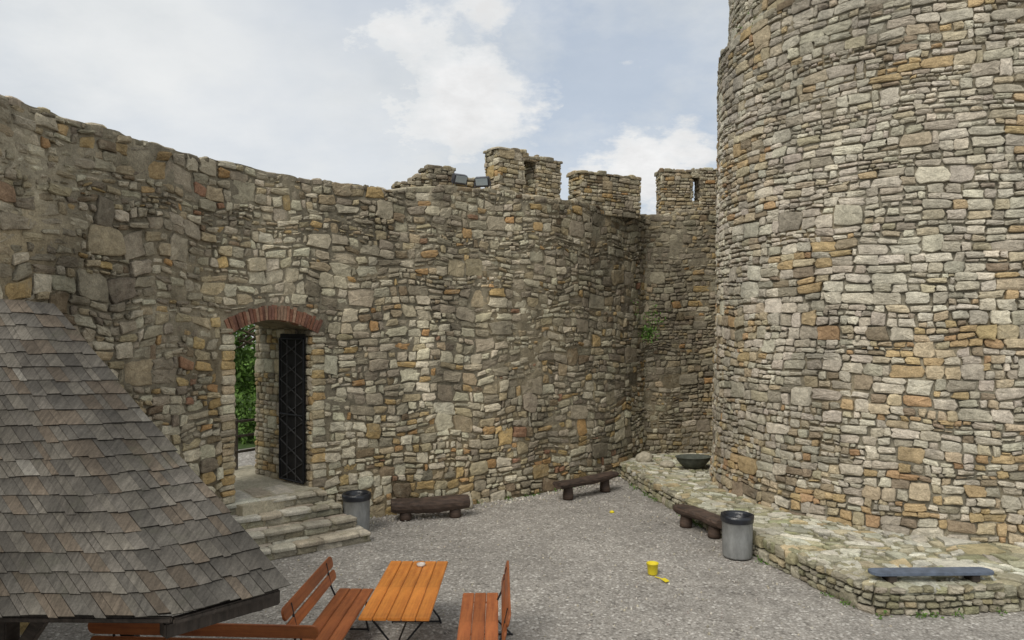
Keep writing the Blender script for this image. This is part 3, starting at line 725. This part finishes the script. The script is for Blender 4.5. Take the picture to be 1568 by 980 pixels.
def log_bench(loc,rz,L,w=.34,h=.20,zz=.40):
    b=empty('log_bench',loc,rz); n=18; m=16; V=[];Q=[]; ph=random.uniform(0,6)
    for i in range(n+1):
        x=-L/2+L*i/n; e=1-.18*(abs(2*i/n-1)**8)
        wv=(1+.06*math.sin(i*.5+ph)+.04*random.uniform(-1,1))*e
        for j in range(m):
            a=2*math.pi*j/m; yy=math.cos(a)*w/2*wv; z_=math.sin(a)*h*.5*wv
            if z_>h*.22: z_=h*.22+random.uniform(0,.006)
            V.append((x+random.uniform(-.01,.01),yy+random.uniform(-.008,.008),zz-h*.22+z_+.012*math.sin(i*.3+ph)))
    for i in range(n):
        for j in range(m): Q.append((i*m+j,i*m+(j+1)%m,(i+1)*m+(j+1)%m,(i+1)*m+j))
    V.append((-L/2,0,zz-h*.25));V.append((L/2,0,zz-h*.25)); c0=len(V)-2
    T=[(j,(j+1)%m,c0) for j in range(m)]+[(n*m+j,n*m+(j+1)%m,c0+1) for j in range(m)]
    mesh_np('log_seat',V,Q,T,M_log,None,b)
    for i,x in enumerate((-L*.32,L*.32)):
        lathe('support_%d'%i,[(0.001,0),(.12,0),(.125,.08),(.115,.18),(.10,zz-h*.45),(.001,zz-h*.42)],M_log,b,14,(x,0,0),1,1,.05)
    return b
log_bench((-1.70,14.98,0),math.radians(13),1.62,.42,.40,.42)
log_bench((1.78,17.05,0),math.radians(40),1.95,.36,.22,.42)
log_bench((3.66,14.0,0),math.radians(-63),1.25,.36,.26,.40)

def bin_(loc,h=.74,r=.26):
    b=empty('trash_bin',loc)
    lathe('body',[(0.001,.01),(r*.93,.01),(r*.95,.03),(r*.96,.05),(r*.985,h*.5),(r,h-.04),(r+.012,h-.03),(r+.012,h-.005),(r,h)],M_bin,b)
    lathe('bag',[(r+.016,h-.10),(r+.022,h-.04),(r+.02,h+.012),(r-.01,h+.022),(r-.04,h-.03),(r-.06,h-.2),(.001,h-.25)],M_bag,b,40,(0,0,0),1,1,.025)
    return b
bin_((-3.03,14.0,0)); bin_((3.92,12.5,0),.72,.26)

bk=empty('yellow_bucket',(2.27,11.6,0))
lathe('body',[(.001,.0),(.072,.0),(.078,.02),(.09,.17),(.098,.175),(.098,.185),(.088,.185),(.07,.03),(.001,.025)],M_yel,bk,28)
tube('handle',[(.095*math.cos(a),.02+.06*math.sin(a)*.4,.17-.07*math.sin(a)) for a in np.linspace(0,math.pi,9)],.004,M_yel,bk)
sv=empty('yellow_toy_shovel',(2.40,11.25,0),.6)
box('blade',(.09,.11,.012),(0,0,.03),M_yel,sv,(.2,0,0),.005); tube('handle',[(0,.05,.03),(0,.22,.02)],.009,M_yel,sv)
sd=empty('yellow_sand_mould',(2.15,15.45,0)); lathe('body',[(.001,0),(.055,0),(.045,.03),(.03,.04),(.001,.045)],M_yel,sd,16)
bb=empty('low_board_bench',(5.98,10.26,0),math.radians(1.5))
rounded_board('board',1.78,.26,.04,M_blue,bb,(0,0,PZ+.12),(0,math.radians(90),math.radians(90)),.12)
for i,x in enumerate((-.6,.6)): box('support_%d'%i,(.12,.2,.11),(x,0,PZ+.045),M_beam,bb,bev=.01)
bo=empty('planter_bowl',(4.62,18.3,PZ),.2)
lathe('bowl',[(.001,0),(.16,.0),(.30,.08),(.42,.22),(.46,.30),(.48,.31),(.44,.31),(.38,.2),(.2,.1),(.001,.08)],M_bowl,bo,36,sx=1,sy=.75)
M_bo=plain('boulder_stone',(.40,.36,.28),.95,0,.3,7,.8)
def boulder(loc,s,seed):
    bm=bmesh.new(); bmesh.ops.create_icosphere(bm,subdivisions=3,radius=1)
    for v in bm.verts:
        f=1+.5*(float(fbm(v.co.x*1.7+seed,v.co.y*1.7+v.co.z*2,3))-.5)
        v.co=Vector((v.co.x*s[0],v.co.y*s[1],max(v.co.z,-.6)*s[2]))*f
    return bm_obj('boulder',bm,M_bo,None,False,loc)
boulder((4.0,18.5,PZ+.07),(.2,.15,.11),3); boulder((3.55,19.3,PZ+.08),(.24,.18,.16),8); boulder((-1.0,15.80,.10),(.15,.13,.17),12)

def flood(loc,rz):
    f=empty('floodlight',loc,rz)
    box('housing',(.34,.16,.22),(0,0,.22),M_fl,f,(math.radians(25),0,0),.02); box('lens',(.28,.01,.16),(0,-.085,.20),M_glass,f,(math.radians(25),0,0),.003)
    tube('bracket',[(-.19,0,.22),(-.19,0,.02),(.19,0,.02),(.19,0,.22)],.012,M_fl,f)
x,y=CW.xy(CW.s_at_px(706)); flood((float(x)-.05,float(y)+.25,7.12),.6)
x,y=CW.xy(CW.s_at_px(741)); flood((float(x)-.03,float(y)+.15,7.10),-.2)

# ------------------------------------------------------------------ vegetation
def leaf_mat(name):
    m,nt,b=new_mat(name); at=N(nt,'ShaderNodeAttribute',attribute_name='Col')
    nt.links.new(at.outputs['Color'],b.inputs['Base Color']); b.inputs['Roughness'].default_value=.6
    b.inputs['Specular IOR Level'].default_value=.25
    return m
M_leaf=leaf_mat('leaves')
def leaves(name,P,size,parent,cA=(.05,.10,.018),cB=(.13,.23,.045)):
    n=len(P); P=np.array(P); a=rng.normal(size=(n,3)); a/=np.linalg.norm(a,axis=1)[:,None]
    b=rng.normal(size=(n,3)); b-=a*(a*b).sum(1)[:,None]; b/=np.linalg.norm(b,axis=1)[:,None]
    s=size*rng.uniform(.6,1.3,(n,1))
    V=np.stack([P-a*s,P+b*s*.45,P+a*s,P-b*s*.45],1).reshape(-1,3)
    q=np.arange(n*4).reshape(n,4); f=rng.random((n,1))
    col=np.array(cA)*(1-f)+np.array(cB)*f
    return mesh_np(name,V,q,None,M_leaf,np.repeat(col,4,0),parent)
M_bark=plain('bark',(.10,.075,.05),.9,0,.4,10,.8)
def tree(loc,h,r):
    t=empty('deciduous_tree',loc); pts=[]
    tube('trunk',[(0,0,0),(.1,0,h*.3),(0,.1,h*.6),(.1,0,h*.9)],.16,M_bark,t)
    for i in range(30):
        a=random.uniform(0,6.28); zz=random.uniform(.12,.95)*h; rr=r*(1-.5*abs(zz/h-.5))*random.uniform(.4,1)
        e=(rr*math.cos(a),rr*math.sin(a),zz)
        if i<12: tube('limb_%d'%i,[(0,0,zz*.7),(e[0]*.5,e[1]*.5,zz*.88),e],.04,M_bark,t)
        c=rng.normal(size=(240,3)); c/=np.linalg.norm(c,axis=1)[:,None]; c=c*(rng.random((240,1))**.4)*random.uniform(.5,.95)*r*.38
        pts.append(c*np.array((1,1,.75))+np.array(e))
    leaves('crown',np.concatenate(pts),.10,t)
tree((-9.4,23.5,.85),5.2,2.6); tree((-7.0,22.0,.85),4.8,2.2); tree((-12.5,30,1),5.5,3.6)
bu=empty('green_bush',(-7.6,20.6,.72))
c=rng.normal(size=(5200,3)); c/=np.linalg.norm(c,axis=1)[:,None]; c*=(rng.random((5200,1))**.35)*np.array((2.0,1.1,1.5)); c[:,2]=np.abs(c[:,2])
c*= (.75+.5*fbm(c[:,0]*1.5+30,c[:,2]*1.5+c[:,1],2))[:,None]
leaves('foliage',c,.07,bu); tube('stem',[(0,0,0),(0,0,.8)],.04,M_bark,bu)
fe=empty('wooden_fence')
M_f=wood('fence_wood',(.12,.095,.07),(.06,.05,.04),.8,(3,3,12))
def fbeam(n,a,b,w_):
    a=Vector(a);b=Vector(b);d=b-a; o=box(n,(w_,w_,d.length),(a+b)/2,M_f,fe,bev=.008); o.rotation_euler=d.to_track_quat('Z','Y').to_euler()
pa=st_pt(-1.6,-2.75); pb=st_pt(2.2,-2.75)
fa=Vector((*pa,FLOOR-.01)); fb=Vector((*pb,FLOOR-.01))
for i in range(7):
    p=fa.lerp(fb,i/6); fbeam('post_%d'%i,p,p+Vector((0,0,1.15)),.07)
for i,z in enumerate((.40,.75,1.08)): fbeam('rail_%d'%i,fa+Vector((.03,-.05,z)),fb+Vector((.03,-.05,z)),.055)
def tuft(loc,n,r,sz=.05,name='wall_plant'):
    e=empty(name,loc); c=rng.normal(size=(n,3))*np.array((r,r*.5,r)); leaves('foliage',c,sz,e,(.06,.12,.02),(.13,.24,.05))
    tube('stem',[(0,.1,-r),(0,0,0),(0,-.04,r)],.006,M_bark,e)
tuft((3.78,20.02,3.80),240,.11,.045); tuft((3.95,20.18,4.25),140,.17,.035); tuft((3.4,19.75,4.45),30,.12,.03)
tuft((3.2,19.6,.12),60,.08,.04)
for a in (-3.9,-3.3): 
    th=th0+a/TR; tuft((TC[0]+4.2*math.cos(th),TC[1]+4.2*math.sin(th),10.5),24,.07,.03)
c=[]
for i in range(60):
    if i<30:
        s=random.uniform(sR+.3,CW.L); x,y=CW.xy(s);nx,ny=CW.n(s); o=random.uniform(.05,.14); p=(float(x+nx*o),float(y+ny*o),.03)
    else:
        s=random.uniform(2,CP.L-3); x,y=CP.xy(s);nx,ny=CP.n(s); o=random.uniform(.04,.09)*CPs; p=(float(x+nx*o),float(y+ny*o),.02)
    c.append(rng.normal(size=(22,3))*np.array((.05,.05,.03))+np.array(p))
leaves('weeds',np.abs(np.concatenate(c)*[0,0,1])+np.concatenate(c)*[1,1,0],.025,None)

# ------------------------------------------------------------------ light, sky
world=bpy.data.worlds.new('World'); scene.world=world; world.use_nodes=True; nt=world.node_tree
bg=nt.nodes['Background']; bg.inputs['Strength'].default_value=.10
sd_=Vector((-.38,-.60,.80)).normalized()
sky=N(nt,'ShaderNodeTexSky',sky_type='NISHITA'); sky.sun_disc=False; sky.sun_elevation=math.asin(sd_.z); sky.sun_rotation=math.atan2(sd_.x,sd_.y)
tc=N(nt,'ShaderNodeTexCoord'); sx=N(nt,'ShaderNodeSeparateXYZ'); nt.links.new(tc.outputs['Generated'],sx.inputs[0])
zc=mathn(nt,'ADD',mathn(nt,'MAXIMUM',sx.outputs[2],0.0),.30)
cx=N(nt,'ShaderNodeCombineXYZ'); nt.links.new(mathn(nt,'DIVIDE',sx.outputs[0],zc),cx.inputs[0]); nt.links.new(mathn(nt,'DIVIDE',sx.outputs[1],zc),cx.inputs[1]); 
vec=cx.outputs[0]
big=noise(nt,vec,.9,7,.55); fine=noise(nt,vec,3.4,9,.62); shade=noise(nt,vec,1.5,6,.6); fine2=noise(nt,vec,6.5,9,.65)
def blob(d,r0,r1,k=.45):
    vd=N(nt,'ShaderNodeVectorMath',operation='DISTANCE'); nt.links.new(tc.outputs['Generated'],vd.inputs[0]); vd.inputs[1].default_value=Vector(d).normalized()
    dist=mathn(nt,'ADD',vd.outputs['Value'],mathn(nt,'MULTIPLY',mathn(nt,'SUBTRACT',fine,.5),k))
    dist=mathn(nt,'ADD',dist,mathn(nt,'MULTIPLY',mathn(nt,'SUBTRACT',fine2,.5),k*.4))
    return maprange(nt,dist,r0,r1,1,0)
def pxdir(px,py): return ((px-784)/F,1,(500-py)/F)
b1=blob(pxdir(700,130),.02,.10,.5); b2=blob(pxdir(980,245),.01,.08); blue1=blob(pxdir(930,150),.06,.28); blue2=blob(pxdir(600,10),.03,.25)
b3=blob(pxdir(380,200),.0,.36,.6)
cover=maprange(nt,big,.34,.52,0.6,1)
cover=mathn(nt,'SUBTRACT',cover,mathn(nt,'MULTIPLY',blue1,.60)); cover=mathn(nt,'SUBTRACT',cover,mathn(nt,'MULTIPLY',blue2,.15))
cover=mathn(nt,'ADD',cover,mathn(nt,'MULTIPLY',b1,.9)); cover=mathn(nt,'ADD',cover,b2)
cl_=N(nt,'ShaderNodeClamp'); nt.links.new(cover,cl_.inputs[0]); cover=cl_.outputs[0]
ccol=mix(nt,maprange(nt,shade,.32,.66,0,1),(6.1,6.5,6.8),(8.3,8.5,8.6))
ccol=mix(nt,mathn(nt,'MULTIPLY',b3,.7),ccol,(8.6,8.7,8.7))
ccol=mix(nt,mathn(nt,'MAXIMUM',mathn(nt,'MULTIPLY',b1,.9),b2),ccol,maprange(nt,fine2,.35,.62,7.7,9.2))
skyc=mix(nt,.6,sky.outputs[0],(5.0,6.0,7.5))
fin=mix(nt,cover,skyc,ccol)
nt.links.new(fin,bg.inputs['Color'])
sl=bpy.data.lights.new('sun','SUN'); sl.energy=2.3; sl.angle=math.radians(30); sl.color=(1,.95,.86)
so=bpy.data.objects.new('sun',sl); COL.objects.link(so); so.rotation_euler=sd_.to_track_quat('Z','Y').to_euler()

# ------------------------------------------------------------------ camera
cam=bpy.data.cameras.new('camera'); co=bpy.data.objects.new('camera',cam); COL.objects.link(co)
cam.lens=36*F/1568; cam.sensor_width=36; co.location=(0,0,H); co.rotation_euler=(math.radians(90),0,0); cam.shift_y=10/1568
cam.clip_end=1000; cam.clip_start=.05
scene.camera=co
scene.view_settings.view_transform='Standard'; scene.view_settings.look='None'; scene.view_settings.exposure=0
print('done')
